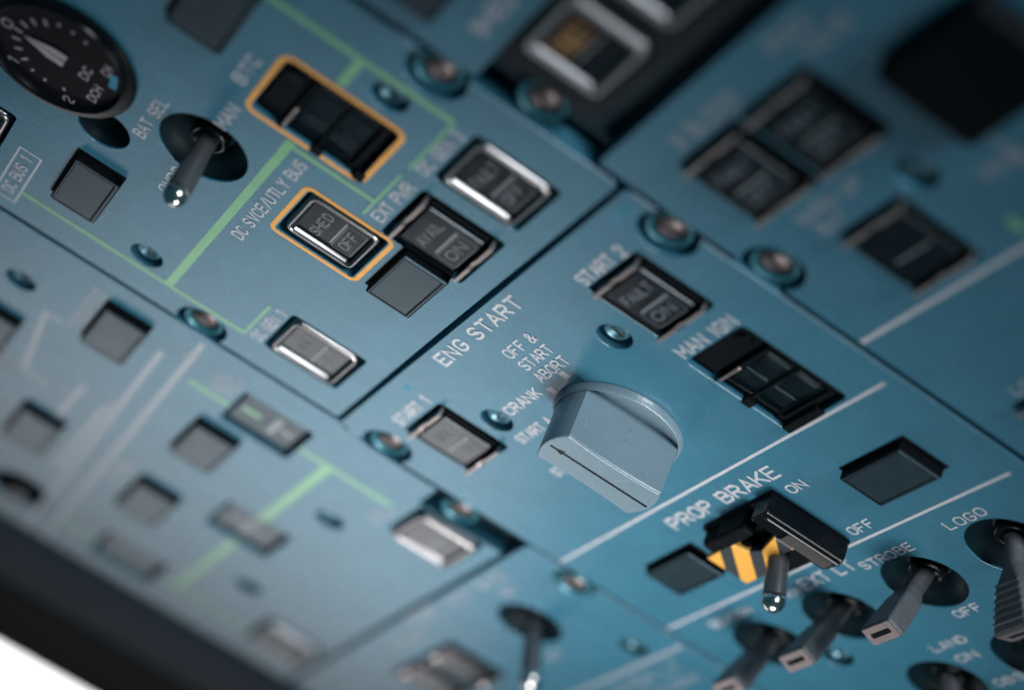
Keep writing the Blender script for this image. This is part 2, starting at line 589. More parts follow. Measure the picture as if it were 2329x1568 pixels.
panel('D', 'control_panel', 'blurred blue panel at the bottom edge with one toggle and twin lenses',
      notched(-171.5, -53.9, -140, -34.7, [('R', -56.9, -47.4, 4.4)]),
      [well(-113.9, -53.0, 14.2, 14.6), well(-129.2, -53.0, 14.2, 14.6), circ(-80.9, -51.0, 7.0), circ(-66.2, -67.7, R_HOLE, 28)])
panel('E', 'control_panel', 'dark blue panel strip behind the electrical panel, at the top edge',
      notched(50.3, 160, 35.4, 132, []), [])
panel('G', 'button_module', 'dark grey raised module carrying two large metal bezel buttons',
      notched(57.6, 160, 19.0, 35.3, []), [well(69.3, 27.9, 14.6, 14.0), well(88.0, 27.9, 14.6, 14.0)], z1=0.5, material='module')
panel('F', 'control_panel', 'shadowed blue panel on the right with reddish dark buttons',
      notched(50.2, 180, -140, 14.2, [('L', 52.9, -15.3, R_NOTCH)]),
      [well(66.6, -1.0, 14.4, 14.8), well(81.8, -1.0, 14.4, 14.8), well(73.2, -23.9, 13.6, 14.8), well(65.0, -63.0)]
      + [circ(85.0, -15.5, R_HOLE, 28)])

# ---------------------------------------------------------------- printing on the panels


def pline(key, name, pts, w, material, z=0.03, closed=False, label=None):
    b = MB()
    ribbon(b, pts, w, z, closed, cap=False)
    o = b.build(name, M[material], PANEL[key])
    if label:
        o['label'] = label
    return o


def write(key, t, x0, x1, y, h, w=None, material='white', z=0.03):
    o = lettering(t, x0, x1, y, h, (w or h * 0.17) * 0.9, z=z).build('lettering', M[material], PANEL[key])
    o['label'] = 'white lettering reading ' + t if material != 'cyan' else 'cyan stamp reading ' + t
    return o


# panel A
write('A', 'BTC', 18.6, 26.4, 60.6, 2.4)
write('A', 'BAT SEL', -8.3, 4.2, 67.7, 2.3, 0.34)
write('A', 'MAN', 6.2, 13.0, 58.6, 2.5)
write('A', 'OVRD', -18.2, -9.6, 59.4, 2.2)
write('A', 'DC BUS 1', -45.2, -32.4, 80.2, 2.3, 0.36)
pline('A', 'printed_outline', [(-47.3, 82.1), (-47.3, 78.1), (-30.6, 78.1), (-30.6, 82.1)], 0.35, 'white', closed=True)
write('A', 'DC SVCE/UTLY BUS', -17.8, 10.6, 45.4, 2.35, 0.36)
write('A', 'DC GEN 2', 25.2, 38.4, 31.2, 2.3, 0.36)
write('A', 'EXT PWR', 8.6, 21.2, 30.9, 2.4, 0.38)
write('A', 'DC GEN 1', -42.6, -30.2, 30.9, 2.3, 0.36)
green = [
    ([(39.4, 132), (39.4, 32.9), ], 1.25, .028),
    ([(38.8, 48.7), (31.9, 48.7)], 1.5, .034),
    ([(-43.0, 48.7), (13.4, 48.7)], 1.55, .040),
    ([(-43.0, 78.2), (-43.0, 33.0)], 1.0, .046),
    ([(-43.5, 33.1), (-30.6, 33.1)], .5, .052),
    ([(12.4, 48.0), (12.4, 33.2)], 0.95, .058),
    ([(8.0, 33.0), (21.9, 33.0)], .5, .064),
    ([(40.0, 32.9), (24.4, 32.9)], .5, .070),
]
for pts, w, z in green:
    pline('A', 'green_line', pts, w, 'green', z)
pline('A', 'yellow_outline', rrect(-1.9, 34.2, 15.5, 16.2, 1.3), 0.8, 'yellow', .076, True)
pline('A', 'yellow_outline', rrect(22.6, 47.05, 16.3, 20.8, 1.8), 0.9, 'yellow', .082, True)

# worn spots in the paint beside the EXT PWR button and along the gap
b = MB()
for k in range(16):
    x, y = random.uniform(22.5, 31.0), random.uniform(10.6, 13.2)
    a, l = random.uniform(0, 3.1), random.uniform(.15, .55)
    ribbon(b, [(x, y), (x + l * math.cos(a), y + l * math.sin(a))], random.uniform(.08, .2), .03 + .004 * k)
b.build('paint_scuffs', M['pale'], PANEL['A'])

# panel B
write('B', 'ENG START', -16.4, 11.6, 5.6, 3.1, 0.58)
write('B', 'START 2', 24.4, 37.4, 1.5, 2.7, 0.5)
write('B', 'START 1', -41.2, -28.6, 1.7, 2.6, 0.5)
write('B', 'OFF &', -3.6, 5.6, -0.9, 2.4, 0.38)
write('B', 'START', -4.0, 5.6, -4.3, 2.4, 0.38)
write('B', 'ABORT', -4.4, 5.4, -7.6, 2.4, 0.38)
write('B', 'CRANK', -18.4, -7.0, -9.4, 2.4, 0.46)
write('B', 'START A', -24.0, -12.4, -15.2, 2.3, 0.44)
write('B', 'START B', -27.0, -15.2, -24.6, 2.3, 0.44)
write('B', 'MAN IGN', 23.2, 38.4, -18.4, 2.7, 0.46)
write('B', 'PROP BRAKE', -20.4, 11.8, -46.1, 3.3, 0.6)
write('B', 'ON', 8.6, 13.2, -51.0, 2.3, 0.42)
write('B', 'OFF', 8.3, 14.6, -64.3, 2.3, 0.40)
write('B', 'EXT LT', -13.6, 1.0, -70.7, 3.1, 0.5)
write('B', 'STROBE', 1.6, 15.4, -72.2, 2.2, 0.36)
write('B', 'NAV', -19.0, -13.0, -71.4, 2.0, 0.36)
write('B', 'BEACON', -42.6, -29.6, -70.7, 2.0, 0.36)
write('B', 'LOGO', 24.6, 34.0, -71.6, 2.3, 0.38)
write('B', 'OFF', 4.9, 11.6, -90.3, 2.2, 0.40)
write('B', 'E', 16.0, 17.6, -90.5, 2.0, 0.4)
write('B', 'LAND', -8.0, 1.0, -96.1, 2.2, 0.40)
write('B', 'ON', -6.4, -1.0, -100.5, 2.2, 0.40)
write('B', 'OBS', -6.2, 1.2, -109.3, 2.2, 0.40)
for pts in ([(-52.2, -41.6), (45.9, -41.6)], [(-52.2, -67.0), (45.2, -67.0)]):
    pline('B', 'white_line', pts, 0.62, 'white')
for (x, y) in ((1.1, -9.9), (-4.7, -11.0)):
    pline('B', 'tick_mark', [(x, y + 0.85), (x, y - 0.85)], 1.5, 'white')
write('B', '210', 41.2, 46.8, 6.0, 1.9, 0.5, 'cyan')
pline('B', 'cyan_mark', rrect(-29.0, 5.6, 1.0, .6, .2), .5, 'cyan', closed=True)

# panel C, far and soft
for pts, w in (([(-54.6, 37.0), (-171, 32.6)], 1.15), ([(-65.0, 41.6), (-171, 37.6)], 1.15), ([(-98, 42.4), (-135, 41.6)], 1.2),
               ([(-94.0, 48.4), (-112.5, 48.4)], 1.2), ([(-102.6, 54.0), (-101.0, 59.6), (-76.0, 62.6), (-76.0, 59.0)], 1.1)):
    pline('C', 'pale_line', pts, w, 'pale')
for k, (pts, w) in enumerate((([(-69.1, 34.0), (-69.1, 25.2)], 1.4), ([(-69.1, 9.6), (-69.1, -11.0)], 1.4), ([(-69.6, 2.9), (-104, 2.9)], 1.9),
                              ([(-119.4, 2.9), (-157.4, 2.9)], 2.0), ([(-156.3, 7.4), (-156.3, -17.0)], 1.6), ([(-156.3, 32), (-156.3, 23.6)], 1.8))):
    pline('C', 'green_line', pts, w, 'green', .04 + .006 * k)
write('C', 'CROSSFEED', -76.0, -57.6, 57.0, 2.6, material='pale')
write('C', 'LEVEL', -67, -59, 30.0, 2.2, material='pale')
write('C', 'OPEN', -66.4, -58, 27.2, 2.2, material='pale')
write('C', 'IN', -62.5, -58.5, 37.0, 2.6, material='pale')
write('C', 'ISOL', -79, -70, -11.6, 2.4, material='pale')
write('C', 'BAT', -98.4, -91, 41.6, 2.4, 0.6, material='pale')
write('C', 'X FEED', -124, -112, 31, 2.6, 0.6, material='pale')
write('C', 'TANK', -108, -100, 63.5, 2.6, material='pale')
write('C', 'PUMP', -128.5, -117, 59, 2.6, material='pale')
# panel D
write('D', 'ANTI SKID', -92.4, -68.6, -37.4, 2.8, material='pale')
write('D', 'ON', -76.4, -71.4, -41.6, 2.6, .5, material='pale')
write('D', 'TEST', -109.0, -96.0, -36.6, 3.0, .6, material='pale')
write('D', 'FAULT', -124.6, -109.6, -40.4, 3.0, .6, material='pale')
write('D', 'OFF', -90.2, -83.8, -61.0, 2.6, material='pale')
pline('D', 'pale_line', [(-55.4, -72.4), (-120, -72.4)], 1.2, 'pale')
write('D', 'EMER LT', -86, -62, -76.4, 3.2, material='pale')
write('D', 'DISARM', -80, -62, -81.0, 2.6, material='pale')
# panel E
write('E', 'SHED', 58.0, 68.4, 39.6, 2.6)
# panel F
pline('F', 'white_line', [(50.6, -33.4), (120, -33.4)], 0.78, 'white')
pline('F', 'pale_line', [(97.6, 1.6), (97.6, -26)], 0.5, 'pale')
write('F', 'X BLEED', 62.6, 77.2, 8.9, 2.8, .5, material='pale')
write('F', 'WARM UP', 64.0, 78.0, -11.4, 2.4, .42, material='pale')
write('F', 'BAT', 65.2, 71.0, -14.4, 2.4, .42, material='pale')
write('F', 'PACK', 87.4, 95.6, 10.9, 2.6, .5, material='pale')
write('F', 'VALVE', 90.2, 100, 7.6, 2.6, .5, material='pale')
write('F', 'WING', 91.0, 99, -21.0, 2.6, .5, material='pale')
pline('F', 'green_line', [(88.0, -31.2), (88.0, -28.4)], 1.6, 'green')
write('F', 'LO', 60.6, 64.6, -53.6, 2.4, .5, material='pale')

# ---------------------------------------------------------------- push buttons


def lens_part(root, w, h, z, top, bottom, hi='legend_hi', ink='legend', split=-0.9):
    b = MB()
    b.box(-w / 2, w / 2, -h / 2, h / 2, z - 3, z, 0.12)
    ln = b.build('lens', M['lens'], root)
    b = MB()
    ribbon(b, [(-w * .36, split), (w * .36, split)], 0.28, z + .03, cap=False)
    b.build('divider_line', M[hi], ln)
    if top:
        hh = 3.6 if ink == 'amber' else 2.1
        o = lettering(top, -w * .36 - .4, w * .36 - .4, h * .2, hh, hh * (.2 if ink == 'amber' else .16), z=z + .03).build('lettering', M[ink], ln)
        o['label'] = 'lettering reading ' + top
    if bottom:
        b = lettering(bottom, -w * .27 - .4, w * .27 - .4, split - 2.1, 2.1, 0.34, z=z + .03)
        ribbon(b, rrect(-.3, split - 2.2, w * .74, 3.6, .3), .16, z + .05, closed=True)
        o = b.build('lettering', M[ink], ln)
        o['label'] = 'lettering reading ' + bottom
    return ln


def well_box(root, w, h, zf=-4.0):
    b = MB()
    b.box(-w / 2 - .1, w / 2 + .1, -h / 2 - .1, h / 2 + .1, zf - .1, zf, 0.1)
    b.build('socket', M['recess'], root)


def ring_button(loc, label, w=12.6, h=13.4, top=None, bottom=None, z=0.4, ring=1.15, group='metal bezel push buttons', material='bezel', ink='legend'):
    t = thing('push_button', label, 'button', loc, group)
    well_box(t, w + 1.2, h + 1.2)
    lo = []
    for i, zz, r in ((0, -4.0, 1.5), (0, z - .55, 1.5), (.12, z - .2, 1.45), (.4, z, 1.3), (ring * .62, z, 1.0), (ring * .85, z - .2, .8),
                     (ring, z - .55, .6), (ring + .12, z - 2.4, .5)):
        lo.append([(x, y, zz) for x, y in rrect(0, 0, w - 2 * i, h - 2 * i, r, 6)])
    b = MB()
    b.loft(lo, smooth=True, cap1=False)
    b.build('bezel', M[material], t)
    lens_part(t, w - 2 * ring - .35, h - 2 * ring - .35, z - .85, top, bottom, ink=ink)
    return t


def notch_button(loc, label, top=None, bottom=None, w=12.9, h=13.2, z=0.2, group='black frame push buttons'):
    t = thing('push_button', label, 'button', loc, group)
    well_box(t, w + 1.2, h + 1.2)
    b = MB()
    b.box(-w / 2, w / 2, -h / 2, h / 2, -4.0, z - 1.0, 0.3)
    for s in (-1, 1):
        b.box(s * (w / 2 - .45) - .45, s * (w / 2 - .45) + .45, -h / 2 + 1.3, h / 2 - 1.3, z - 1.0, z + .1, 0.1)
    b.build('housing', M['black'], t)
    for s in (-1, 1):
        y = s * (h / 2 - .4)
        b = MB()
        lo, hi_ = y - .3, y + .3
        pts = [(-w / 2 + .2, z - 1), (-w / 2 + .2, z + 1.5), (-w * .10, z + 1.5), (-w * .06, z + 1.1), (w * .06, z + 1.1), (w * .10, z + 1.5),
               (w / 2 - .2, z + 1.5), (w / 2 - .2, z - 1)]
        b.loft([[(px, lo, pz) for px, pz in pts], [(px, hi_, pz) for px, pz in pts]], smooth=False, cap0=True)
        b.build('end_ridge', M['edge'], t)
    lens_part(t, w - 2.6, h - 3.2, z + .5, top, bottom)
    return t


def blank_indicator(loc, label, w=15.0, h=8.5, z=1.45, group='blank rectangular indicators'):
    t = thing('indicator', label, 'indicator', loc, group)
    b = MB()
    b.box(-w / 2, w / 2, -h / 2, h / 2, -0.02, z, 0.22)
    b.build('housing', M['black'], t)
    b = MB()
    b.box(-w / 2 - .15, w / 2 + 1.0, -h / 2 - .1, h / 2 + .55, 0.05, 0.12, 0.02)  # added black plate standing in for the dark gap and shade beside the block
    b.build('gap_shade', M['black'], t)
    b = MB()
    b.box(-w / 2 + .22, w / 2 - .22, -h / 2 + .22, h / 2 - .22, z - .1, z + .14, 0.1)
    fc = b.build('face', M['face'], t)
    b = MB()
    ribbon(b, [(-w / 2 + .75, h / 2 - .5), (-w / 2 + .75, -h / 2 + .8), (w / 2 - .5, -h / 2 + .8)], .34, z + .155, cap=False)
    ribbon(b, [(w / 2 - .65, -h / 2 + 1.0), (w / 2 - .65, h / 2 - .6), (-w / 2 + .9, h / 2 - .6)], .10, z + .165, cap=False)
    b.build('seam', M['black'], fc)
    return t


ring_button((-1.9, 34.2, 0), 'metal bezel button reading SHED and OFF inside a yellow outline', top='SHED', bottom='OFF', w=12.4, h=13.2, z=-.1)
ring_button((33.1, 21.8, 0), 'metal bezel button below the DC GEN 2 lettering', top='FAULT', bottom='OFF')
ring_button((-35.9, 21.6, 0), 'bright metal bezel button below the DC GEN 1 lettering', top='FAULT', bottom='OFF')
ring_button((-30.6, 92.3, 0), 'metal bezel button cut off by the left edge beside the round gauge', top='FAULT', bottom='OFF')
ring_button((-70.4, -22.5, 0), 'blurred metal bezel button at the corner of the greyish panel, ringed in silver', top=None, bottom=None, w=14.0, h=13.6, z=1.6, ring=1.6)
ring_button((-152.5, -24.5, 0), 'blurred metal bezel button farthest down by the dark rim', material='dullbezel', w=13.6, h=13.8, z=1.6, ring=1.6)
ring_button((69.3, 27.9, 0.2), 'large metal bezel button with amber lens on the dark module', material='dullbezel', top='FAULT', w=13.8, h=13.0, z=1.3, ring=1.5, ink='amber')
ring_button((88.0, 27.9, 0.2), 'large metal bezel button at the top edge of the dark module, unlit lens', material='dullbezel', w=13.8, h=13.0, z=1.3, ring=1.5)

notch_button((14.7, 21.5, 0), 'black frame button reading AVAIL and ON below EXT PWR', 'AVAIL', 'ON')
notch_button((31.4, -7.5, 0), 'black frame button reading FAULT and ON below START 2', 'FAULT', 'ON')
notch_button((-34.7, -7.8, 0), 'pale reflecting black frame button below START 1', 'FAULT', 'ON')
notch_button((73.2, -23.9, 0), 'dark button with two dots and a pinkish edge on the shadowed right panel', None, None)
notch_button((66.6, -1.0, 0), 'dark blurred twin button on the right panel, nearer the engine panel', 'FAULT', 'OFF', z=.6)
notch_button((81.8, -1.0, 0), 'dark blurred twin button on the right panel, nearer the black box', 'FAULT', 'OFF', z=.6)
notch_button((65.0, -63.0, 0), 'dark button cut off by the right picture edge', None, None)
notch_button((-113.9, -53.0, 0), 'blurred grey lens on the bottom panel, the one closer to the toggle', None, None)
notch_button((-129.2, -53.0, 0), 'blurred grey lens on the bottom panel, cut off by the picture edge', None, None)


def flow_indicator(loc, label, bars, w=13.2, h=13.4):
    t = thing('flow_indicator', label, 'indicator', loc, 'recessed flow indicators')
    well_box(t, w + 1, h + 1)
    b = MB()
    b.box(-w / 2, w / 2, -h / 2, h / 2, -4, -1.0, .3)
    ln = b.build('lens', M['face'], t)
    for x0, x1, y0, y1, m in bars:
        b = MB()
        ribbon(b, [(x0, y0), (x1, y1)], 1.4, -.95, cap=False)
        b.build('legend_bar', M[m], ln)
    return t


flow_indicator((-68.6, 17.4, 0), 'recessed indicator with a green bar, beside the engine panel corner', [(0, 0, 5.6, 1.6, 'green'), (-3.4, 3.4, -1.6, -1.6, 'legend_hi'), (0, 0, -3, -5.6, 'legend_hi')])
flow_indicator((-111.6, 3.1, 0), 'recessed indicator in the middle of the thick green line', [(-5, 5, 0, 0, 'legend_hi'), (0, 0, -4.6, 4.6, 'legend_hi')])
flow_indicator((-156.4, 15.5, 0), 'recessed dim indicator in the shadow by the dark rim', [(0, 0, -4.6, 4.6, 'legend_hi')])

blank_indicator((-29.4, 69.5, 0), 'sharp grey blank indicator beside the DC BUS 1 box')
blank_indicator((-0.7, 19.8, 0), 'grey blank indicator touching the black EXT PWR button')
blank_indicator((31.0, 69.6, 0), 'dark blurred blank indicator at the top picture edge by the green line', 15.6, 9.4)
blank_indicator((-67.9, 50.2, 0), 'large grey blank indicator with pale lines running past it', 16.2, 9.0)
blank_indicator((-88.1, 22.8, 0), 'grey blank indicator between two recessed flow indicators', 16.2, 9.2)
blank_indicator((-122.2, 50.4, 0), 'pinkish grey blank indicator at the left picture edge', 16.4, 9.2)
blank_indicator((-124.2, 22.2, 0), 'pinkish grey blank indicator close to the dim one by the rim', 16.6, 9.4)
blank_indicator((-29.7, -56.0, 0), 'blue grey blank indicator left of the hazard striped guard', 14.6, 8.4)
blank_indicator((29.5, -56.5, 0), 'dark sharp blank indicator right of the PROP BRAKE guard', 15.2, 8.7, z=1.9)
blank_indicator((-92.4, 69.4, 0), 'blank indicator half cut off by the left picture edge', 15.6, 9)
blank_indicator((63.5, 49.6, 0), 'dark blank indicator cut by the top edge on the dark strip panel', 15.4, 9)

# big black box in the dark corner
b = MB()
b.box(96.6, 116, -15.4, 0.6, -0.02, 3.4, 1.0)
tag(b.build('black_box_cover', M['black']), 'big black box in the dark upper right corner', 'cover')

# ---------------------------------------------------------------- guarded switch lights


def guarded(loc, label, w, h, lip):
    t = thing('guarded_switch', label, 'switch', loc, 'guarded push switches')
    b = MB()
    b.box(-w / 2 + .1, w / 2 - .1, -h / 2 + .1, h / 2 - .1, -5.0, -3.6, .2)
    b.box(-w / 2 + .7, w / 2 - .7, h / 2 - 5.2, h / 2 - .5, -3.6, -0.9, .3)
    b.box(w / 2 - 1.5, w / 2 - .5, -h / 2 + .7, h / 2 - 5.2, -3.6, -0.6, .2)
    b.build('housing', M['black'], t)
    # switch light with four panes
    b = MB()
    b.box(-5.4, 4.6, -7.2, 3.6, -3.6, -1.3, .2)
    sl = b.build('switch_light', M['blackgloss'], t)
    for x0, x1 in ((-4.9, -1.4), (-.7, 4.1)):
        for y0, y1 in ((-6.6, -2.2), (-1.3, 3.0)):
            b = MB()
            b.box(x0, x1, y0, y1, -1.4, -1.05, .15)
            b.build('pane', M['pane'], sl)
    # hinged guard: bar across the top, cross arm, finger lip
    g = MB()
    g.box(-6.6, 6.4, 3.9, 4.7, -3.4, 0.2, .2)
    g.box(-6.9, -6.1, -8.6, 4.2, -1.6, -0.9, .15)
    g.box(-7.7, 6.3, -2.1, -1.5, -0.8, -0.2, .15)
    g.box(-8.4, -6.6, -3.0, -1.0, -1.0, 0.3, .2)
    g.box(-7.0, 6.2, -h / 2 + 1.1, -h / 2 + 3.0, -2.6, -0.5, .2)
    g.box(-7.6, lip, -h / 2 - 0.5, -h / 2 + 1.3, 0.05, 0.6, .22)
    g.box(-7.4, lip - .2, -h / 2 + 0.9, -h / 2 + 1.4, -1.2, 0.1, .1)
    gd = g.build('guard_cover', M['black'], t)
    g = MB()
    g.box(-6.0, 5.8, -h / 2 + 2.2, 3.8, -0.62, -0.5, .05)
    g.build('clear_window', M['clear'], gd)
    g = MB()
    g.box(-6.4, -1.0, 4.05, 4.55, 0.2, 0.36, .05)
    g.build('hinge_edge', M['edge'], gd)
    # hinge screw
    b = MB()
    b.lathe(4.2, h / 2 - 2.6, [(1.5, -1.0), (1.5, -.5), (1.2, -.3)], 20)
    b.build('hinge_screw', M['blackgloss'], t)
    return t


guarded((22.55, 47.0, 0), 'guarded switch inside a yellow outline under the green lines', 15.1, 19.6, -5.6)
guarded((30.4, -30.4, 0), 'guarded black switch below the MAN IGN lettering', 15.6, 20.3, 1.6)

# ---------------------------------------------------------------- hazard striped prop brake guard with its toggle
t = thing('switch_guard', 'black guard with yellow hazard stripes below PROP BRAKE', 'guard', (0, 0, 0))
b = MB()
b.box(-14.6, 6.4, -66.2, -49.4, -0.02, 0.9, .25)
b.build('base_plate', M['black'], t)
b = MB()
b.box(-9.4, -0.6, -52.6, -49.6, 0.9, 5.0, .7)
b.box(-14.6, -9.8, -53.4, -50.0, 0.9, 4.0, .9)
b.lathe(-9.0, -55.2, [(2.3, .9), (2.3, 3.6), (1.9, 4.0)], 24)
b.build('hinge_block', M['black'], t)
b = MB()
b.box(1.6, 6.4, -66.2, -49.6, 0.9, 4.4, .35)
for k in range(5):
    b.box(2.0 + k * .55, 2.3 + k * .55, -65.4, -55.6, 4.4, 4.7, .08)
b.box(5.3, 6.1, -65.8, -50.2, 4.4, 5.2, .25)
b.build('side_wall', M['blackgloss'], t)
b = MB()
b.box(-1.4, 1.5, -67.2, -60.0, 0.9, 3.0, .45)
b.build('lower_ledge', M['black'], t)
poly = [(-16, -61.6), (-8.6, -61.6), (-6.6, -59.2), (1.4, -59.2), (1.4, -55.0), (-4.3, -56.5), (-6.7, -55.5), (-7.7, -52.4), (-16, -52.8)]
b = MB()
plate(b, poly, [], 3.2, 4.4, .25)
b.build('striped_cover', M['hazard'], t)


def toggle_lever(base, tip, r0, r1, ball=None):
    """round lever from base to tip: returns mesh builder of the shaft, and of the ball"""
    b0, t0 = Vector(base), Vector(tip)
    d = (t0 - b0)
    L = d.length
    q = d.to_track_quat('Z', 'Y').to_matrix().to_4x4()
    mt = Matrix.Translation(b0) @ q
    shaft = MB().lathe(0, 0, [(r0, 0), (r0 * .97, L * .3), (r1, L * .8), (r1, L - .2)], 28).xform(mt)
    tipb = None
    if ball:
        pr = []
        for k in range(13):
            a = math.radians(-62 + 152 * k / 12)
            pr.append((max(.01, ball * math.cos(a)), L + ball * .35 + ball * math.sin(a)))
        tipb = MB().lathe(0, 0, pr, 28).xform(mt)
    return shaft, tipb


t = thing('toggle_switch', 'chrome tipped toggle rising through the hazard striped guard', 'switch', (-4.0, -59.6, 0), 'toggle switches')
sh, tp = toggle_lever((0, .4, 1.0), (0, -1.6, 11.0), 1.85, 2.0, 2.05)
sh.build('lever', M['lever'], t)
tp.build('ball_tip', M['chrome'], t)

# ---------------------------------------------------------------- toggles in dished recesses


def dish(root, r, name='dished_recess'):
    b = MB()
    b.lathe(0, 0, [(r - .02, -.35), (r - .5, -1.0), (r * .80, -1.9), (r * .56, -3.3), (r * .52, -4.1)], 44, cap1=False)
    b.lathe(0, 0, [(r * .52, -4.05), (0.01, -4.1)], 44, cap1=False)
    return b.build(name, M['dish'], root)


def bushing(root, r):
    b = MB()
    b.lathe(0, 0, [(r, -4.05), (r, -2.0), (r - .25, -1.7), (r - .9, -1.7), (r - 1.1, -2.4), (.01, -2.5)], 32, cap1=False)
    return b.build('bushing', M['blackgloss'], root)


def bat_toggle(loc, label, tip, r=R_DISH, ball=2.0):
    t = thing('toggle_switch', label, 'switch', loc, 'toggle switches')
    dish(t, r)
    bushing(t, 3.2)
    sh, tp = toggle_lever((0, 0, -3), tip, 1.7, 2.0, ball)
    sh.build('lever', M['lever'], t)
    tp.build('ball_tip', M['chrome'], t)
    return t


bat_toggle((-1.2, 58.5, 0), 'chrome tipped toggle below the BAT SEL lettering', (0, -.1, 9.2))
bat_toggle((-80.9, -51.0, 0), 'blurred chrome tipped toggle on the bottom panel', (0, -4.4, 9.6), r=7.0, ball=2.3)


def paddle_toggle(loc, label, dy, L, ridges=False):
    t = thing('toggle_switch', label, 'switch', loc, 'toggle switches')
    dish(t, R_DISH)
    bushing(t, 3.3)
    ang = math.atan2(dy, L)
    mt = Matrix.Translation((0, 0, -2.2)) @ Matrix.Rotation(-ang, 4, 'X')
    LL = math.hypot(dy, L + 2.2)
    sec = [(0, 3.0, 3.0, 1.4), (LL * .30, 3.4, 3.2, 1.3), (LL * .42, 4.6, 3.6, .9), (LL * .52, 6.0, 3.9, .7), (LL - .5, 7.6, 3.9, .5), (LL, 7.2, 3.5, .4)]
    b = MB()
    b.loft([[(x, y, z) for x, y in rrect(0, 0, w, h, r, 4)] for z, w, h, r in sec], smooth=False)
    if ridges:
        for k in range(6):
            z = LL * (.50 + .075 * k)
            w = 5.6 + 1.8 * (k / 5)
            b.box(-w / 2, w / 2, -2.15, 2.15, z, z + .5, .2)
    b.xform(mt)
    lv = b.build('paddle_lever', M['paddle'], t)
    b = MB()
    z = LL + .02
    o, i = rrect(0, 0, 7.0, 3.3, .35, 4), rrect(0, 0, 4.9, 1.0, .3, 4)
    b.loft([[(x, y, z - .1) for x, y in o], [(x, y, z + .12) for x, y in o], [(x, y, z + .12) for x, y in i], [(x, y, z - .05) for x, y in i]], smooth=False, cap1=False)
    b.xform(mt)
    b.build('tip_plate', M['tipface'], lv)
    b = MB()
    b.add([(x, y, z + .02) for x, y in i], [tuple(range(len(i)))])
    b.xform(mt)
    b.build('tip_slot', M['blackgloss'], lv)
    return t


paddle_toggle((8.2, -80.8, 0), 'paddle toggle below the STROBE lettering', 4.6, 13.4)
paddle_toggle((-14.6, -80.8, 0), 'soft paddle toggle second along the row, between STROBE and BEACON toggles', 5.4, 13.2)
paddle_toggle((-36.5, -80.8, 0), 'blurred paddle toggle below the BEACON lettering', 5.0, 13.0)
paddle_toggle((30.0, -80.8, 0), 'ridged paddle toggle below the LOGO lettering', -4.6, 13.6, True)
paddle_toggle((-14.8, -105.5, 0), 'toggle in a dark dish at the bottom edge by LAND', -6.0, 11.0)
paddle_toggle((8.2, -105.5, 0), 'toggle in a dark dish cut by the right edge behind the ridged paddle', -6.0, 11.0)

t = thing('rotary_recess', 'dark round recess at the left picture edge by the rim', 'recess', (-153.6, 44, 0))
dish(t, 7.0)
b = MB()
b.lathe(0, 0, [(3.6, -4.0), (3.4, 1.0), (2.6, 1.6)], 28)
b.build('shaft', M['blackgloss'], t)

# ---------------------------------------------------------------- rotary knob
KX, KY, KR, KT = -2.6, -23.2, 10.9, 5.45
t = thing('rotary_switch', 'large blue grey rotary knob with a flat grip and index line', 'rotary switch', (KX, KY, 0))
b = MB()
b.lathe(0, 0, [(11.35, 0.0), (11.4, .25), (11.25, .8), (10.98, 1.3), (10.86, 1.35), (10.72, 1.2), (10.5, .4), (0.01, 0.3)], 72, smooth=False, cap1=False)
b.build('skirt', M['knob'], t)


def grip_loop(r, kt, hollow, z, n=22):
    pts = []
    a0 = math.asin(min(1, kt / r))
    yy = r * math.cos(a0)
    def side(sgn):
        out = []
        for k in range(n + 1):
            y = -yy + 2 * yy * k / n
            x = kt - hollow * (1 - (y / yy) ** 2)
            out.append((sgn * x, y * sgn, z))
        return out
    def end(sgn):
        out = []
        for k in range(1, 12):
            a = a0 - 2 * a0 * k / 12
            out.append((sgn * r * math.sin(a), sgn * r * math.cos(a), z))
        return out
    return side(1) + end(1) + side(-1) + end(-1)


b = MB()
lo = []
for z, r, kt, hw in ((0.25, 10.75, 5.5, 0.0), (1.2, 10.72, 5.42, 0.0), (3.0, 10.68, 5.4, .15), (6.5, 10.66, 5.4, .4), (9.2, 10.62, 5.4, .60), (9.55, 10.61, 5.39, .61), (9.8, 10.55, 5.33, .62), (9.95, 10.42, 5.2, .61), (10.0, 10.25, 5.03, .6), (10.0, 10.0, 4.8, .58)):
    lo.append(grip_loop(r, kt, hw, z))
b.loft([[(x, y, z * 1.05) for x, y, z in l] for l in lo], smooth=False)
b.build('grip', M['knob'], t)
b = MB()
b.box(-.3, .3, -10.0, 9.6, 10.47, 10.53, .02)
b.add([(-.75, 7.0, 10.535), (.75, 7.0, 10.535), (0, 9.0, 10.535)], [(0, 1, 2)])
b.build('index_line', M['blackgloss'], t)

# ---------------------------------------------------------------- round gauge
GX, GY = -1.4, 84.2
t = thing('gauge', 'round black dial gauge with a pale needle in the upper left corner', 'gauge', (GX, GY, 0))
b = MB()
b.lathe(0, 0, [(13.0, 0.02), (13.0, .45), (12.7, .7), (11.4, .8)], 72, smooth=False, cap1=False)
b.lathe(0, 0, [(11.4, .8), (11.35, 1.2), (11.2, 1.35), (11.05, 1.3), (10.9, .9), (10.5, .25)], 72, cap1=False)
b.build('case_ring', M['blackgloss'], t)
b = MB()
b.lathe(0, 0, [(10.9, .1), (10.9, .26), (.01, .26)], 56, smooth=False, cap1=False)
dl = b.build('dial', M['dial'], t)
ink = MB()
for a in (0, 18, 36, 54, 72, 90, 108, -18, -36, -54, -72, -90, -115):
    s_, c_ = math.sin(math.radians(a)), math.cos(math.radians(a))
    r0, r1 = (6.4, 7.8) if abs(a) < 70 else (7.2, 7.9)
    ribbon(ink, [(r0 * s_, r0 * c_), (r1 * s_, r1 * c_)], .42, .30, cap=False)
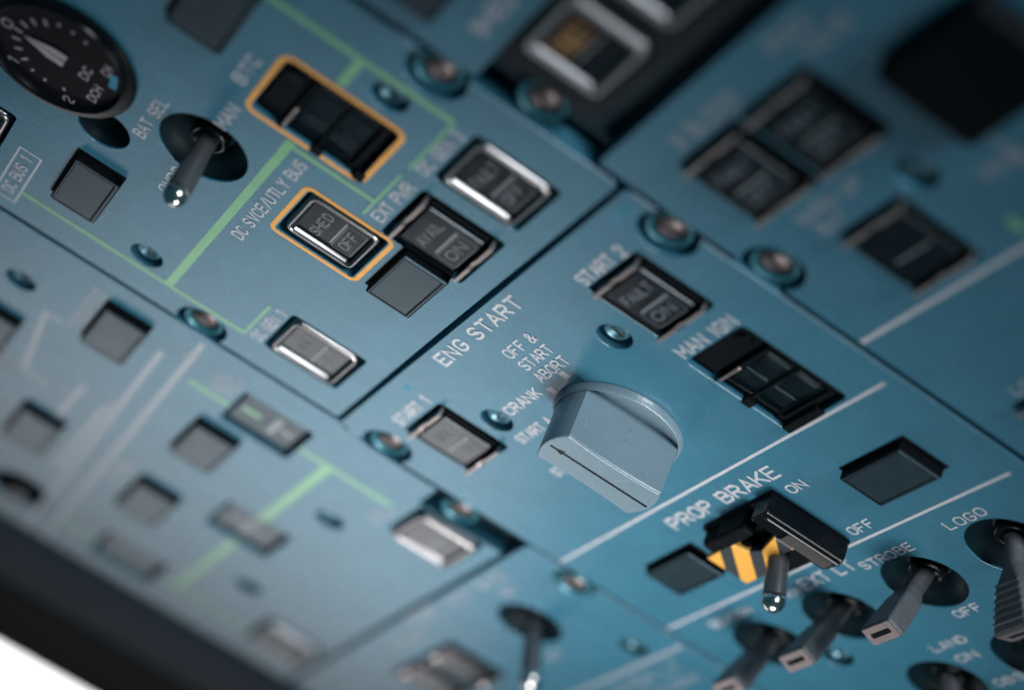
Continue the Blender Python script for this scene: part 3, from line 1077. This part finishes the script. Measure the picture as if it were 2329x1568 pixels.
lettering('0', -1.0, 1.0, 9.0, 2.0, .3, ink, .31)
lettering('1', -8.4, -7.2, 5.6, 2.0, .3, ink, .31)
lettering('2', -9.6, -7.9, -4.6, 2.0, .3, ink, .31)
lettering('DC', -1.4, 2.0, -4.7, 1.7, .26, ink, .31)
lettering('DCH', -5.4, -.9, -7.5, 1.7, .26, ink, .31)
lettering('CH', 2.6, 5.2, -7.2, 1.7, .26, ink, .31)
ink.build('dial_marks', M['dialink'], dl)
c = MB()
ribbon(c, arc(0, 0, 9.2, 9.2, -65, -86, 6), 1.3, .30, cap=False)
c.build('cyan_arc', M['cyan'], dl)
n = MB()
n.add([(-1.5, -1.2, .55), (-.2, -1.2, .55), (0.02, 5.9, .55), (-.1, 5.9, .55), (-1.5, 1.5, .55)], [(0, 1, 2, 3, 4)])
n.add([(.2, -1.2, .55), (1.5, -1.2, .55), (1.5, 1.2, .55), (.1, 5.9, .55)], [(0, 1, 2, 3)])
n.build('needle', M['dialink'], t)
d = dish(t, 4.48, 'mounting_recess')
d.location = Vector((-12.1 - GX, 72.6 - GY, 0)) * S

# ---------------------------------------------------------------- screws


def small_screw(loc, label, ang, mat_='screw'):
    t = thing('screw', label, 'screw', loc, 'small countersunk screws')
    b = MB()
    b.lathe(0, 0, [(3.0, -3.2), (0.01, -3.25)], 28, cap1=False)
    b.build('socket', M['frame'], t)
    b = MB()
    b.lathe(0, 0, [(2.25, -3.2), (2.25, -1.3), (2.0, -1.0), (1.6, -.9), (1.4, -1.3), (.01, -1.2)], 30, cap1=False)
    h = b.build('head', M[mat_], t)
    b = MB()
    b.box(-1.5, 1.5, -.22, .22, -1.3, -1.08, .05)
    b.xform(Matrix.Rotation(math.radians(ang), 4, 'Z'))
    b.build('slot', M['blackgloss'], h)
    return t


def edge_screw(loc, label, ang, ring='washer', z=0.0):
    t = thing('panel_fastener', label, 'fastener', loc, 'round panel fasteners')
    b = MB()
    b.lathe(0, 0, [(3.75, -4.2), (3.75, -1.1), (3.6, -.8), (3.3, -.75), (2.75, -1.5), (2.6, -1.9)], 36, cap1=False)
    b.build('ring', M[ring], t)
    b = MB()
    b.lathe(0, 0, [(2.55, -4.2), (2.55, -1.6), (2.2, -1.25), (1.2, -1.0), (.01, -.95)], 32, cap1=False)
    h = b.build('head', M['fastener'], t)
    b = MB()
    b.box(-2.0, 2.0, -.3, .3, -1.3, -.93, .08)
    b.xform(Matrix.Rotation(math.radians(ang), 4, 'Z'))
    b.build('slot', M['blackgloss'], h)
    return t


small_screw((-38.7, 54.8, 0), 'small screw beside the thick green line by the left corner', 20)
small_screw((17.7, -9.5, 0), 'small screw between the big knob and the START 2 button', 75)
small_screw((-22.2, -9.6, 0), 'small screw by the CRANK lettering next to the START 1 button', 15)
small_screw((35.9, 42.2, 0), 'small screw between the yellow outlined guard and the green line', 40)
small_screw((-70.6, 69.7, 0), 'small screw with a bright head on the greyish panel at the left edge', 60)
small_screw((-88.1, -6.3, 0), 'small blurred screw on the greyish panel below the green lines', 30)
small_screw((-136.1, -7.7, 0), 'small faint screw on the greyish panel towards the rim', 10)
small_screw((-66.2, -67.7, 0), 'small blurred screw on the bottom panel', 100)
small_screw((-27.4, -89.7, 0), 'small screw between two paddle toggles below EXT LT', 50)
small_screw((85.0, -15.5, 0), 'small dark screw on the shadowed right panel', 20)
edge_screw((-48.8, 39.6, 0), 'fastener in the lower left edge of the electrical panel', 80)
edge_screw((-50.4, -1.0, 0), 'fastener in the left edge of the engine panel by START 1', 30)
edge_screw((45.9, 39.5, 0), 'fastener in the upper right edge of the electrical panel', 60)
edge_screw((45.9, -1.0, 0), 'fastener in the right edge of the engine panel by START 2', 120)
edge_screw((52.9, -15.3, 0), 'fastener in the left edge of the shadowed right panel', 70)
edge_screw((53.4, 26.0, 0), 'fastener in the dark gap below the amber lens button', 40)
edge_screw((-56.9, -47.4, 1.2), 'pale fastener in the right edge of the bottom panel', 25)
edge_screw((-58.2, -21.0, 0), 'dark fastener in the corner notch behind the silver bezel button', 45)
